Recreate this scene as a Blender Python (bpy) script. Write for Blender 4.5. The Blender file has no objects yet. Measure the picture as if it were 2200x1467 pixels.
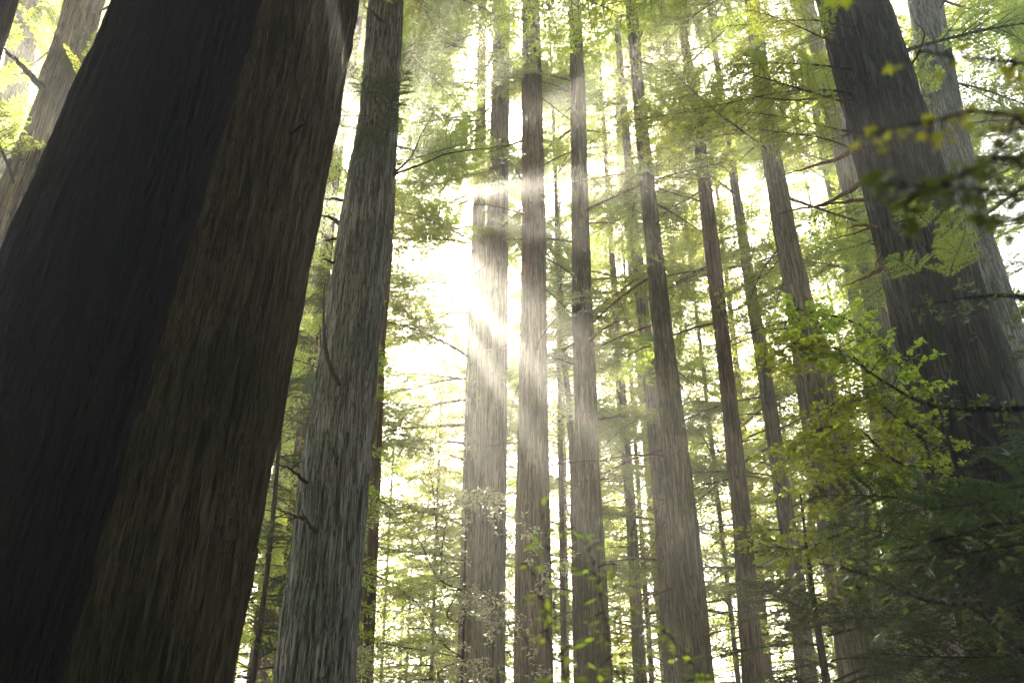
import bpy, math, random
import numpy as np
from mathutils import Vector, Matrix

R = np.random.RandomState(7)
random.seed(7)
sc = bpy.context.scene
col = sc.collection

# ------------------------------------------------------------------ camera
F = 2139.0                       # focal length in photo pixels (2200 wide)
PITCH = math.radians(30.5)
CAM = np.array([0.0, 0.0, 1.6])
cd = bpy.data.cameras.new('camera')
cam = bpy.data.objects.new('camera', cd)
col.objects.link(cam)
cam.location = CAM
cam.rotation_euler = (math.pi / 2 + PITCH, 0, 0)
cd.sensor_width = 36.0
cd.lens = F / 2200 * 36
cd.clip_start = 0.05
cd.clip_end = 600
cd.dof.use_dof = True
cd.dof.focus_distance = 21.0
cd.dof.aperture_fstop = 2.6
sc.camera = cam

FW = np.array([0, math.cos(PITCH), math.sin(PITCH)])
UP = np.array([0, -math.sin(PITCH), math.cos(PITCH)])
RT = np.array([1.0, 0, 0])

def at(x, y, Y):
    """point seen at photo position x, y that stands Y metres in front of the camera (measured on the ground)"""
    d = FW + RT * (x - 1100) / F + UP * (733.5 - y) / F
    return CAM + d * (Y / d[1])

def depth(p):
    return float(np.dot(np.asarray(p) - CAM, FW))

# ------------------------------------------------------------------ world, sun, exposure
SUN_DIR = at(826, 430, 10) - CAM
SUN_DIR /= np.linalg.norm(SUN_DIR)
SUN_EL = math.asin(SUN_DIR[2])
SUN_AZ = math.atan2(SUN_DIR[0], SUN_DIR[1])      # clockwise from +Y
w = bpy.data.worlds.new('World')
sc.world = w
w.use_nodes = True
nt = w.node_tree
bg = nt.nodes['Background']
sky = nt.nodes.new('ShaderNodeTexSky')
sky.sky_type = 'NISHITA'
sky.sun_disc = False
sky.sun_elevation = SUN_EL
sky.sun_rotation = SUN_AZ
sky.dust_density = 3.5
sky.air_density = 1.0
nt.links.new(sky.outputs[0], bg.inputs[0])
bg.inputs[1].default_value = 0.075
sl = bpy.data.lights.new('sun', 'SUN')
sun = bpy.data.objects.new('sun', sl)
col.objects.link(sun)
sun.location = (0, 0, 90)
sun.rotation_euler = Vector(SUN_DIR).to_track_quat('Z', 'Y').to_euler()
sl.energy = 5.0
sl.angle = math.radians(0.5)
sl.color = (1.0, 0.93, 0.82)
sc.view_settings.view_transform = 'Standard'
sc.view_settings.look = 'None'
sc.view_settings.gamma = 1
sc.view_settings.use_curve_mapping = False
sc.view_settings.exposure = 3.55
sc.view_settings.use_white_balance = True
sc.view_settings.white_balance_temperature = 6950
sc.view_settings.white_balance_tint = 9
cy = sc.cycles
cy.max_bounces = 6
cy.diffuse_bounces = 3
cy.glossy_bounces = 2
cy.transmission_bounces = 3
cy.volume_bounces = 0
cy.transparent_max_bounces = 4
cy.use_denoising = True
cy.use_adaptive_sampling = True
cy.adaptive_threshold = 0.01
cy.caustics_reflective = False
cy.caustics_refractive = False
cy.sample_clamp_indirect = 8

HAZE_DENSITY = 0.0045
HAZE_G = 0.79

# ------------------------------------------------------------------ materials
def newmat(name):
    m = bpy.data.materials.new(name)
    m.use_nodes = True
    n = m.node_tree
    n.nodes.clear()
    return m, n, n.nodes.new('ShaderNodeOutputMaterial')

def bark(name, c_dark, c_mid, c_light, fscale=9.0, stretch=0.07, bump=0.6, moss=0.0, mosscol=(0.03, 0.045, 0.012)):
    m, t, out = newmat(name)
    N = t.nodes.new
    L = t.links.new
    tc = N('ShaderNodeTexCoord')
    mp = N('ShaderNodeMapping'); mp.inputs['Scale'].default_value = (fscale, fscale, fscale * stretch)
    L(tc.outputs['Object'], mp.inputs[0])
    n1 = N('ShaderNodeTexNoise'); n1.inputs['Scale'].default_value = 1.0; n1.inputs['Detail'].default_value = 5; n1.inputs['Roughness'].default_value = 0.62; n1.inputs['Distortion'].default_value = 0.35
    L(mp.outputs[0], n1.inputs[0])
    mp2 = N('ShaderNodeMapping'); mp2.inputs['Scale'].default_value = (fscale * 4, fscale * 4, fscale * stretch * 2.2)
    L(tc.outputs['Object'], mp2.inputs[0])
    n2 = N('ShaderNodeTexNoise'); n2.inputs['Scale'].default_value = 1.0; n2.inputs['Detail'].default_value = 3
    L(mp2.outputs[0], n2.inputs[0])
    n3 = N('ShaderNodeTexNoise'); n3.inputs['Scale'].default_value = 0.9; n3.inputs['Detail'].default_value = 4
    L(tc.outputs['Object'], n3.inputs[0])
    mix = N('ShaderNodeMath'); mix.operation = 'MULTIPLY_ADD'; mix.inputs[1].default_value = 0.4
    L(n2.outputs['Fac'], mix.inputs[0])
    mul = N('ShaderNodeMath'); mul.operation = 'MULTIPLY'; mul.inputs[1].default_value = 0.6
    L(n1.outputs['Fac'], mul.inputs[0])
    L(mul.outputs[0], mix.inputs[2])
    cr = N('ShaderNodeValToRGB')
    e = cr.color_ramp.elements
    e[0].position = 0.40; e[0].color = (*c_dark, 1)
    e[1].position = 0.62; e[1].color = (*c_light, 1)
    a = e.new(0.5); a.color = (*c_mid, 1)
    L(mix.outputs[0], cr.inputs[0])
    # broad weathering patches
    pr = N('ShaderNodeMapRange'); pr.inputs[1].default_value = 0.42; pr.inputs[2].default_value = 0.62
    pr.inputs[3].default_value = 0.0; pr.inputs[4].default_value = 1.0
    L(n3.outputs['Fac'], pr.inputs[0])
    hs = N('ShaderNodeMix'); hs.data_type = 'RGBA'; hs.blend_type = 'MULTIPLY'
    L(pr.outputs[0], hs.inputs[0]); L(cr.outputs[0], hs.inputs[6]); hs.inputs[7].default_value = (0.62, 0.72, 0.66, 1)
    last = hs.outputs[2]
    if moss > 0:
        n4 = N('ShaderNodeTexNoise'); n4.inputs['Scale'].default_value = 2.3; n4.inputs['Detail'].default_value = 6
        L(tc.outputs['Object'], n4.inputs[0])
        r4 = N('ShaderNodeMapRange'); r4.inputs[1].default_value = 0.62 - 0.2 * moss; r4.inputs[2].default_value = 0.75 - 0.2 * moss
        r4.inputs[4].default_value = 0.8
        L(n4.outputs['Fac'], r4.inputs[0])
        mm = N('ShaderNodeMix'); mm.data_type = 'RGBA'
        L(r4.outputs[0], mm.inputs[0]); L(last, mm.inputs[6]); mm.inputs[7].default_value = (*mosscol, 1)
        last = mm.outputs[2]
    mp5 = N('ShaderNodeMapping'); mp5.inputs['Scale'].default_value = (fscale * 1.5, fscale * 1.5, fscale * stretch * 1.3)
    L(tc.outputs['Object'], mp5.inputs[0])
    n5 = N('ShaderNodeTexNoise'); n5.inputs['Scale'].default_value = 1.0; n5.inputs['Detail'].default_value = 2; n5.inputs['Distortion'].default_value = 0.6
    L(mp5.outputs[0], n5.inputs[0])
    sb = N('ShaderNodeMath'); sb.operation = 'SUBTRACT'; sb.inputs[1].default_value = 0.5; L(n5.outputs['Fac'], sb.inputs[0])
    ab = N('ShaderNodeMath'); ab.operation = 'ABSOLUTE'; L(sb.outputs[0], ab.inputs[0])
    r5 = N('ShaderNodeMapRange'); r5.inputs[1].default_value = 0.008; r5.inputs[2].default_value = 0.05
    r5.inputs[3].default_value = 0.0; r5.inputs[4].default_value = 1.0
    L(ab.outputs[0], r5.inputs[0])
    cm = N('ShaderNodeMix'); cm.data_type = 'RGBA'
    L(r5.outputs[0], cm.inputs[0]); cm.inputs[6].default_value = (c_dark[0] * 0.6, c_dark[1] * 0.6, c_dark[2] * 0.6, 1); L(last, cm.inputs[7])
    last = cm.outputs[2]
    hh = N('ShaderNodeMath'); hh.operation = 'MULTIPLY_ADD'; hh.inputs[1].default_value = 0.35
    L(r5.outputs[0], hh.inputs[0]); L(mix.outputs[0], hh.inputs[2])
    mix = hh
    b = N('ShaderNodeBsdfPrincipled')
    L(last, b.inputs['Base Color'])
    b.inputs['Roughness'].default_value = 0.9
    b.inputs['Specular IOR Level'].default_value = 0.08
    bp = N('ShaderNodeBump'); bp.inputs['Strength'].default_value = bump; bp.inputs['Distance'].default_value = 0.05
    L(mix.outputs[0], bp.inputs['Height']); L(bp.outputs[0], b.inputs['Normal'])
    L(b.outputs[0], out.inputs[0])
    return m

def leafmat(name, refl, trans, tfac=0.5, var=0.35, rough=0.4, spec=0.4):
    m, t, out = newmat(name)
    N = t.nodes.new
    L = t.links.new
    geo = N('ShaderNodeNewGeometry')
    oi = N('ShaderNodeObjectInfo')
    add = N('ShaderNodeMath'); add.operation = 'ADD'
    L(geo.outputs['Random Per Island'], add.inputs[0]); L(oi.outputs['Random'], add.inputs[1])
    mr = N('ShaderNodeMapRange'); mr.inputs[2].default_value = 2.0
    mr.inputs[3].default_value = 1 - var; mr.inputs[4].default_value = 1 + var
    L(add.outputs[0], mr.inputs[0])
    hr = N('ShaderNodeMapRange'); hr.inputs[3].default_value = 0.475; hr.inputs[4].default_value = 0.515
    L(oi.outputs['Random'], hr.inputs[0])
    def tint(c):
        h = N('ShaderNodeHueSaturation'); h.inputs['Color'].default_value = (*c, 1)
        L(hr.outputs[0], h.inputs['Hue']); L(mr.outputs[0], h.inputs['Value'])
        return h.outputs[0]
    b = N('ShaderNodeBsdfPrincipled'); L(tint(refl), b.inputs['Base Color'])
    b.inputs['Roughness'].default_value = rough; b.inputs['Specular IOR Level'].default_value = spec
    tr = N('ShaderNodeBsdfTranslucent'); L(tint(trans), tr.inputs['Color'])
    mx = N('ShaderNodeMixShader'); mx.inputs[0].default_value = tfac
    L(b.outputs[0], mx.inputs[1]); L(tr.outputs[0], mx.inputs[2]); L(mx.outputs[0], out.inputs[0])
    return m

M = {}
M['bark_giant'] = bark('redwood_bark_brown', (0.036, 0.026, 0.016), (0.075, 0.056, 0.035), (0.125, 0.096, 0.062), 19, 0.045, 0.7)
M['bark_shade'] = bark('shade_black_bark', (0.002, 0.0018, 0.0015), (0.005, 0.004, 0.003), (0.012, 0.010, 0.007), 17, 0.05, 0.8)  # deep shade of the nearest trunk put into its bark colour
M['bark_grey'] = bark('grey_fibrous_bark', (0.035, 0.032, 0.025), (0.22, 0.20, 0.175), (0.38, 0.355, 0.31), 20, 0.055, 0.9)
M['bark_mid'] = bark('redwood_bark', (0.04, 0.023, 0.012), (0.18, 0.11, 0.06), (0.33, 0.22, 0.135), 14, 0.055, 0.9)
M['bark_moss'] = bark('mossy_redwood_bark', (0.04, 0.028, 0.015), (0.17, 0.12, 0.062), (0.31, 0.235, 0.135), 14, 0.055, 0.9, 0.5, (0.055, 0.07, 0.02))
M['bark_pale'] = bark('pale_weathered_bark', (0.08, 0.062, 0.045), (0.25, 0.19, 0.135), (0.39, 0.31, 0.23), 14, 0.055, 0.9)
M['bark_red'] = bark('reddish_bark', (0.05, 0.025, 0.015), (0.15, 0.075, 0.042), (0.22, 0.12, 0.07), 8, 0.08, 0.8)
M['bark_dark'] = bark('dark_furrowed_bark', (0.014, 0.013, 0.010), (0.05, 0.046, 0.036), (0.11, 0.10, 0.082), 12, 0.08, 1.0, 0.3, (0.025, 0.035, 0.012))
M['deadwood'] = bark('dead_limb_wood', (0.03, 0.022, 0.016), (0.07, 0.05, 0.035), (0.12, 0.085, 0.06), 20, 0.3, 0.4)
M['redwoodlimb'] = bark('reddish_limb_wood', (0.08, 0.03, 0.018), (0.22, 0.085, 0.05), (0.32, 0.14, 0.085), 20, 0.3, 0.4)
M['needle'] = leafmat('redwood_needles', (0.045, 0.085, 0.022), (0.41, 0.50, 0.07), 0.6)
M['needle_far'] = leafmat('distant_needles', (0.05, 0.09, 0.025), (0.45, 0.54, 0.09), 0.62)
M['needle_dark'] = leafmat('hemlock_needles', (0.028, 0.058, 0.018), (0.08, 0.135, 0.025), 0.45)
M['maple'] = leafmat('maple_leaves', (0.07, 0.12, 0.02), (0.50, 0.62, 0.05), 0.62, 0.3)
M['maple_sunlit'] = leafmat('sunlit_pale_leaves', (0.22, 0.23, 0.14), (0.72, 0.72, 0.45), 0.55, 0.25, 0.25, 0.7)  # sun glare on the leaves put into their pale colour
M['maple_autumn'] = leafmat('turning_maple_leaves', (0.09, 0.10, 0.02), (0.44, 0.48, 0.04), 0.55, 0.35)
M['maple_dark'] = leafmat('shaded_maple_leaves', (0.05, 0.07, 0.015), (0.12, 0.16, 0.025), 0.45, 0.35)  # darker copy of the maple leaves, shade put into the colour

m, t, out = newmat('forest_floor')
b = t.nodes.new('ShaderNodeBsdfPrincipled'); b.inputs['Roughness'].default_value = 1
tc = t.nodes.new('ShaderNodeTexCoord'); n1 = t.nodes.new('ShaderNodeTexNoise'); n1.inputs['Scale'].default_value = 1.7; n1.inputs['Detail'].default_value = 8
t.links.new(tc.outputs['Object'], n1.inputs[0])
cr = t.nodes.new('ShaderNodeValToRGB'); cr.color_ramp.elements[0].position = 0.35; cr.color_ramp.elements[0].color = (0.02, 0.03, 0.01, 1)
cr.color_ramp.elements[1].position = 0.65; cr.color_ramp.elements[1].color = (0.07, 0.045, 0.025, 1)
t.links.new(n1.outputs['Fac'], cr.inputs[0]); t.links.new(cr.outputs[0], b.inputs['Base Color']); t.links.new(b.outputs[0], out.inputs[0])
M['floor'] = m

# ------------------------------------------------------------------ mesh helpers
def mesh_np(name, V, Q, mat, smooth=False, T=None):
    """V (n,3); Q (m,k) faces of one size; T optional triangles"""
    me = bpy.data.meshes.new(name)
    V = np.asarray(V, dtype=np.float32)
    Q = np.asarray(Q, dtype=np.int32)
    k = Q.shape[1]
    loops = Q.ravel()
    starts = np.arange(len(Q)) * k
    tot = np.full(len(Q), k)
    if T is not None and len(T):
        T = np.asarray(T, dtype=np.int32)
        starts = np.concatenate([starts, len(loops) + np.arange(len(T)) * 3])
        tot = np.concatenate([tot, np.full(len(T), 3)])
        loops = np.concatenate([loops, T.ravel()])
    me.vertices.add(len(V)); me.vertices.foreach_set('co', V.ravel())
    me.loops.add(len(loops)); me.loops.foreach_set('vertex_index', loops.astype(np.int32))
    me.polygons.add(len(starts)); me.polygons.foreach_set('loop_start', starts.astype(np.int32))
    if smooth:
        me.polygons.foreach_set('use_smooth', np.ones(len(starts), dtype=bool))
    me.update(calc_edges=True)
    me.materials.append(mat)
    return me

def link(name, me, parent=None, loc=(0, 0, 0)):
    o = bpy.data.objects.new(name, me)
    col.objects.link(o)
    o.location = loc
    o.parent = parent
    return o

def tag(o, label=None, cat=None, group=None, kind=None):
    if label: o['label'] = label
    if cat: o['category'] = cat
    if group: o['group'] = group
    if kind: o['kind'] = kind
    return o

def unit(v):
    v = np.asarray(v, float)
    return v / (np.linalg.norm(v, axis=-1, keepdims=True) + 1e-9)

def pnoise(u, v, nu, nv, seed):
    """value noise, periodic in u over [0,1); v in cells"""
    g = np.random.RandomState(seed).rand(int(nv) + 2, int(nu))
    x = (u % 1.0) * nu
    xi = np.floor(x).astype(int); fx = x - xi; fx = fx * fx * (3 - 2 * fx)
    y = np.clip(v, 0, nv - 1e-3); yi = np.floor(y).astype(int); fy = y - yi; fy = fy * fy * (3 - 2 * fy)
    x0 = xi % int(nu); x1 = (xi + 1) % int(nu)
    return (g[yi, x0] * (1 - fx) + g[yi, x1] * fx) * (1 - fy) + (g[yi + 1, x0] * (1 - fx) + g[yi + 1, x1] * fx) * fy

def tube_arrays(P, r, ns=6, off=0):
    """smooth tube through points P with radii r"""
    P = np.asarray(P, float); r = np.asarray(r, float)
    n = len(P)
    T = unit(np.gradient(P, axis=0))
    ref = np.where(np.abs(T[:, 2:3]) > 0.9, np.array([[1.0, 0, 0]]), np.array([[0, 0, 1.0]]))
    A = unit(np.cross(T, ref)); B = np.cross(T, A)
    a = np.arange(ns) / ns * 2 * math.pi
    V = P[:, None] + r[:, None, None] * (np.cos(a)[None, :, None] * A[:, None] + np.sin(a)[None, :, None] * B[:, None])
    i = np.arange(n - 1)[:, None]; j = np.arange(ns)[None]; j2 = (j + 1) % ns
    Q = np.stack([i * ns + j, i * ns + j2, (i + 1) * ns + j2, (i + 1) * ns + j], -1).reshape(-1, 4) + off
    return V.reshape(-1, 3), Q

def spline(P, n):
    P = np.asarray(P, float)
    k = len(P)
    if k == 2:
        t = np.linspace(0, 1, n)[:, None]
        return P[0] * (1 - t) + P[1] * t
    E = np.vstack([2 * P[0] - P[1], P, 2 * P[-1] - P[-2]])
    out = []
    for s in np.linspace(0, k - 1 - 1e-6, n):
        i = int(s); t = s - i
        a, b_, c, d = E[i], E[i + 1], E[i + 2], E[i + 3]
        out.append(0.5 * ((2 * b_) + (-a + c) * t + (2 * a - 5 * b_ + 4 * c - d) * t * t + (-a + 3 * b_ - 3 * c + d) * t ** 3))
    return np.array(out)

class Acc:
    def __init__(s): s.V = []; s.Q = []; s.n = 0
    def tube(s, P, r, ns=5):
        V, Q = tube_arrays(P, r, ns, s.n); s.V.append(V); s.Q.append(Q); s.n += len(V)
    def leaves(s, P, d, sd, L, W):
        P = np.asarray(P); n = len(P)
        if n == 0: return
        L = np.asarray(L)[:, None]; W = np.asarray(W)[:, None]
        V = np.stack([P, P + d * L * 0.45 + sd * W * 0.5, P + d * L, P + d * L * 0.45 - sd * W * 0.5], 1).reshape(-1, 3)
        Q = np.arange(n * 4).reshape(-1, 4) + s.n
        s.V.append(V); s.Q.append(Q); s.n += len(V)
    def mesh(s, name, mat, smooth=False):
        return mesh_np(name, np.vstack(s.V), np.vstack(s.Q), mat, smooth)

LOBE = np.array([(0, 0), (-0.10, 0.10), (-0.42, 0.08), (-0.30, 0.30), (-0.55, 0.55), (-0.22, 0.55), (0, 1.0),
                 (0.22, 0.55), (0.55, 0.55), (0.30, 0.30), (0.42, 0.08), (0.10, 0.10)])
def lobed_mesh(name, P, d, sd, L, mat):
    """palmate leaves: fan of triangles round a raised centre, slightly folded"""
    n = len(P); k = len(LOBE)
    nm = np.cross(sd, d)
    L = np.asarray(L)[:, None, None]
    fold = np.abs(LOBE[:, 0]) * -0.35 - LOBE[:, 1] ** 2 * 0.18
    V = P[:, None] + L * (LOBE[None, :, 1:2] * d[:, None] + LOBE[None, :, 0:1] * sd[:, None] + fold[None, :, None] * nm[:, None])
    C = P[:, None] + L * 0.35 * d[:, None]
    V = np.concatenate([C, V], 1).reshape(-1, 3)
    j = np.arange(k)
    T1 = np.stack([np.zeros(k, int), 1 + j, 1 + (j + 1) % k], -1)
    T = (np.arange(n)[:, None, None] * (k + 1) + T1[None]).reshape(-1, 3)
    return mesh_np(name, V, T, mat)

# ------------------------------------------------------------------ branch kit (limb wood + foliage), along +X
def make_branch(seed, length, leaf_l, leaf_w, step, twigs, spread=0.34, droop=0.05, mat=None, wood=None, bare=0.18, twstep=2):
    r = np.random.RandomState(seed)
    n = 14
    s = np.linspace(0, 1, n)
    ph = r.rand(3) * 6
    X = s * length
    Y = 0.06 * length * np.sin(s * 3.2 + ph[0]) * s
    Z = 0.16 * X - droop * X ** 2 * 1.0 + 0.03 * length * np.sin(s * 5 + ph[1]) * s
    P = np.stack([X, Y, Z], 1)
    wd = Acc(); fo = Acc()
    rad = 0.035 * (length / 3.5) * (1 - s * 0.88)
    wd.tube(P, rad, 5)
    for i in range(twigs):
        u = bare + (1 - bare) * (i + r.rand() * 0.8) / twigs
        side = 1 if i % 2 else -1
        p0 = np.array([np.interp(u, s, P[:, k]) for k in range(3)])
        env = math.sin(min(1, (1.08 - u) * 1.25) * 1.4)
        l = length * spread * env * (0.65 + 0.55 * r.rand())
        if r.rand() < 0.12: continue
        ang = math.radians(38 + r.rand() * 34)
        d0 = unit(np.array([math.cos(ang), side * math.sin(ang), 0.15 + 0.35 * (r.rand() - 0.5)]))
        m_ = 6
        tt = np.linspace(0, 1, m_)[:, None]
        TP = p0 + d0 * l * tt + np.array([0, 0, -0.30]) * l * tt ** 2 + np.array([0.12, 0, 0]) * l * tt ** 2
        wd.tube(TP[::2] if m_ > 4 else TP, np.array([0.010, 0.007, 0.003]) * (length / 3.5) , 3)
        # twiglets carry the leaflets
        nl = max(3, int(l / step))
        k = np.repeat((np.arange(nl) + r.rand(nl) * 0.7) / nl, 2)
        k = np.clip(k, 0.04, 1)
        sg = np.tile([1, -1], nl)
        base = np.stack([np.interp(k, tt[:, 0], TP[:, q]) for q in range(3)], 1)
        dirn = unit(d0)
        sidev = unit(np.cross(np.array([0, 0, 1.0]), dirn))
        a2 = np.radians(45 + 25 * r.rand(len(k)))
        dd = np.cos(a2)[:, None] * dirn + (np.sin(a2) * sg)[:, None] * sidev + np.array([0, 0, 1.0]) * ((r.rand(len(k)) - 0.6) * 0.55)[:, None]
        dd = unit(dd)
        # each twiglet: a short row of leaflets
        for q in range(twstep):
            off = dd * (q * leaf_l * 0.62)[..., None] if np.ndim(q) else dd * (q * leaf_l * 0.62)
            keep = r.rand(len(k)) < (1.0 if q == 0 else 0.75 * (1 - k * 0.5))
            b_ = (base + off)[keep]
            if len(b_) == 0: continue
            for sgn in (1, -1):
                d3 = unit(dd[keep] + sgn * 0.55 * np.cross(np.array([0, 0, 1.0]), dd[keep]) + (r.rand(keep.sum(), 3) - 0.5) * 0.5)
                nrm = unit(np.array([0, 0, 1.0]) + (r.rand(len(b_), 3) - 0.5) * 1.5)
                sd = unit(np.cross(nrm, d3))
                fo.leaves(b_, d3, sd, leaf_l * (0.6 + 0.7 * r.rand(len(b_))), leaf_w * (0.7 + 0.6 * r.rand(len(b_))))
    return wd.mesh('limb_wood', wood or M['bark_mid'], True), fo.mesh('foliage', mat or M['needle'])

PI = math.pi
KIT = {'mid': [], 'fine': [], 'droop': []}
for i in range(7):
    KIT['mid'].append(make_branch(100 + i, 3.6, 0.095, 0.031, 0.072, 44, spread=0.38, droop=0.045))
for i in range(4):
    KIT['fine'].append(make_branch(200 + i, 2.2, 0.036, 0.012, 0.035, 40, spread=0.36, droop=0.09, mat=M['needle'], wood=M['deadwood'], twstep=3))
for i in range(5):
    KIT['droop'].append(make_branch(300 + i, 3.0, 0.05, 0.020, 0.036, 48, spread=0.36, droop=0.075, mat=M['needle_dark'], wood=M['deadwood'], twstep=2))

def put_branch(parent, kit, pos, az, el, scale, roll=0.0, rnd=random):
    wd, fo = KIT[kit][rnd.randrange(len(KIT[kit]))]
    b_ = link('branch', wd, parent)
    base = Vector(parent.location) if parent else Vector((0, 0, 0))
    b_.location = Vector(pos) - base
    b_.rotation_euler = (roll, -el, az)
    b_.scale = (scale,) * 3
    link('foliage', fo, b_)
    return b_

# ------------------------------------------------------------------ trunks
def trunk_mesh(name, C, Rr, mat, nseg, dz, dz_top, z_fine, seed, flute=0.05, ridge=0.03, knots=3, flare=0.35, dome=True):
    """C (k,3) axis points, Rr radii; furrowed bark modelled on the shell"""
    C = np.asarray(C, float); Rr = np.asarray(Rr, float)
    o = np.argsort(C[:, 2]); C = C[o]; Rr = Rr[o]
    z0, z1 = C[0, 2], C[-1, 2]
    zs = np.unique(np.concatenate([np.arange(z0, min(z_fine[0], z1), dz_top), np.arange(z_fine[0], min(z_fine[1], z1), dz), np.arange(z_fine[1], z1, dz_top), [z1]]))
    zs = zs[(zs >= z0) & (zs <= z1)]
    cx = np.interp(zs, C[:, 2], C[:, 0]); cyy = np.interp(zs, C[:, 2], C[:, 1])
    rr = np.interp(zs, C[:, 2], Rr)
    rng = np.random.RandomState(seed)
    u = np.arange(nseg) / nseg
    U, Z = np.meshgrid(u, zs)
    Hh = z1 - z0
    rad = rr[:, None] * np.ones_like(U)
    ph = rng.rand(6) * 6.28
    fl = (np.sin(3 * 2 * math.pi * U + ph[0] + Z * 0.05) + 0.7 * np.sin(5 * 2 * math.pi * U + ph[1] - Z * 0.07) + 0.5 * np.sin(8 * 2 * math.pi * U + ph[2] + Z * 0.1)) / 2.2
    rad *= 1 + flute * fl * (0.6 + 0.8 * np.exp(-(Z - z0) / 4))
    rm = float(np.mean(rr[: max(1, len(rr) // 2)]))
    nu = max(10, int(2 * math.pi * rm / 0.05)); nu = min(nu, nseg // 2)
    Uw = U + 0.012 * np.sin(Z * 0.9 + ph[3]) + 0.006 * np.sin(Z * 2.3 + ph[4] + U * 20)
    n1 = pnoise(Uw, (Z - z0) / 0.9, nu, Hh / 0.9 + 2, seed + 1)
    n2 = pnoise(Uw, (Z - z0) / 0.35, min(nseg // 2, nu * 2), Hh / 0.35 + 2, seed + 2)
    rg = 1 - np.abs(2 * n1 - 1)
    rad += ridge * (0.6 * (n1 - 0.5) * 2 + 0.5 * (n2 - 0.5) * 2 - 0.5 * (rg > 0.86))
    for k in range(knots):
        zk = rng.uniform(z_fine[0], z_fine[1]); uk = 0.75 + rng.uniform(-0.22, 0.22)
        du = ((U - uk + 0.5) % 1 - 0.5) * 2 * math.pi * rm
        d2 = (du / 0.16) ** 2 + ((Z - zk) / 0.22) ** 2
        rad += 0.07 * rm * np.exp(-d2) - 0.05 * rm * np.exp(-d2 * 5)
    rad *= 1 + flare * np.exp(-(Z - z0) / 0.9)
    V = np.stack([cx[:, None] + rad * np.cos(2 * math.pi * U), cyy[:, None] + rad * np.sin(2 * math.pi * U), Z], -1).reshape(-1, 3)
    n = len(zs)
    i = np.arange(n - 1)[:, None]; j = np.arange(nseg)[None]; j2 = (j + 1) % nseg
    Q = np.stack([i * nseg + j, i * nseg + j2, (i + 1) * nseg + j2, (i + 1) * nseg + j], -1).reshape(-1, 4)
    return mesh_np(name, V, Q, mat, True)

def axis_from(prof, D, H):
    """prof rows (photo y, left x, right x) -> axis points and radii on the vertical plane D metres ahead"""
    C = []; Rr = []
    for (y, xl, xr) in prof:
        p = at((xl + xr) / 2, y, D)
        C.append(p); Rr.append((xr - xl) / 2 / F * depth(p) * 0.985)
    C = np.array(C); Rr = np.array(Rr)
    o = np.argsort(C[:, 2]); C = C[o]; Rr = Rr[o]
    d = (C[-1] - C[0]) / (C[-1, 2] - C[0, 2])
    tr = (Rr[-1] - Rr[0]) / (C[-1, 2] - C[0, 2])
    tr = min(tr, -0.002)
    g = C[0] - d * C[0, 2]
    rows = [(g, Rr[0] - tr * C[0, 2] * 0.8)] + list(zip(C, Rr))
    top = C[-1] + d * (H - C[-1, 2]) * 0.6
    top[2] = H
    rows.append((top, 0.04))
    if H - C[-1, 2] > 4:
        q = C[-1] + d * (H - C[-1, 2]) * 0.3; q[2] = C[-1, 2] + (H - C[-1, 2]) * 0.5
        rows.insert(-1, (q, max(0.06, Rr[-1] * 0.55)))
    return np.array([a for a, _ in rows]), np.array([b_ for _, b_ in rows])

TREES = {}
def tree(key, name, label, prof, D, H, mat, nseg=56, dz=0.22, seed=1, group=None, cat='tree', flute=0.05, ridge=0.02, knots=3, flare=0.35):
    C, Rr = axis_from(prof, D, H)
    base = C[0].copy()
    root = bpy.data.objects.new(name, None); col.objects.link(root)
    root.location = base
    root.empty_display_size = 0.3
    tag(root, label, cat, group)
    ztop = at(1100, -60, D)[2]; zbot = at(1100, 1520, D)[2]
    me = trunk_mesh('trunk', C - base, Rr, mat, nseg, dz, 1.2, (zbot, ztop), seed, flute, ridge, knots, flare)
    link('trunk', me, root)
    TREES[key] = (root, C, Rr, D)
    return root

def axis_at(key, z):
    root, C, Rr, D = TREES[key]
    return np.array([np.interp(z, C[:, 2], C[:, k]) for k in range(3)]), float(np.interp(z, C[:, 2], Rr))

def boughs(key, z0, z1, n, scale, kit='mid', el=(-0.25, 0.25), az_bias=None, seed=0):
    """living boughs round a trunk between two heights"""
    rnd = random.Random(seed * 31 + 5)
    root = TREES[key][0]
    for i in range(n):
        z = z0 + (z1 - z0) * (i + rnd.random()) / n
        p, r_ = axis_at(key, z)
        az = rnd.uniform(0, 2 * math.pi) if az_bias is None else rnd.choice(az_bias) + rnd.uniform(-0.6, 0.6)
        if math.sin(az) < -0.6 and rnd.random() < 0.7: az = -az
        q = p + np.array([math.cos(az), math.sin(az), 0]) * r_ * 0.85
        put_branch(root, kit, q, az, rnd.uniform(*el), scale * rnd.uniform(0.7, 1.25), rnd.uniform(-0.3, 0.3), rnd)

def dead_limb(key, pts, r0, mat, name='dead_limb', r1=0.35, label=None, fork=None):
    """bare limb through photo points (x, y, metres ahead)"""
    root = TREES[key][0]
    P = spline([at(*p) for p in pts], 14)
    rng = np.random.RandomState(int(abs(pts[0][0]) * 7 + pts[0][1]) % 9999)
    P[1:-1] += (rng.rand(12, 3) - 0.5) * r0 * 0.7
    a = Acc(); a.tube(P - np.array(root.location), r0 * (1 - np.linspace(0, 1, 14) * (1 - r1 * 0.4)), 7)
    if fork:
        for f in fork:
            Q = spline([at(*p) for p in f], 7)
            a.tube(Q - np.array(root.location), r0 * 0.45 * (1 - np.linspace(0, 1, 7) * 0.8), 5)
    o = link(name, a.mesh(name, mat, True), root)
    if label: o['label'] = label
    return o

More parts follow.
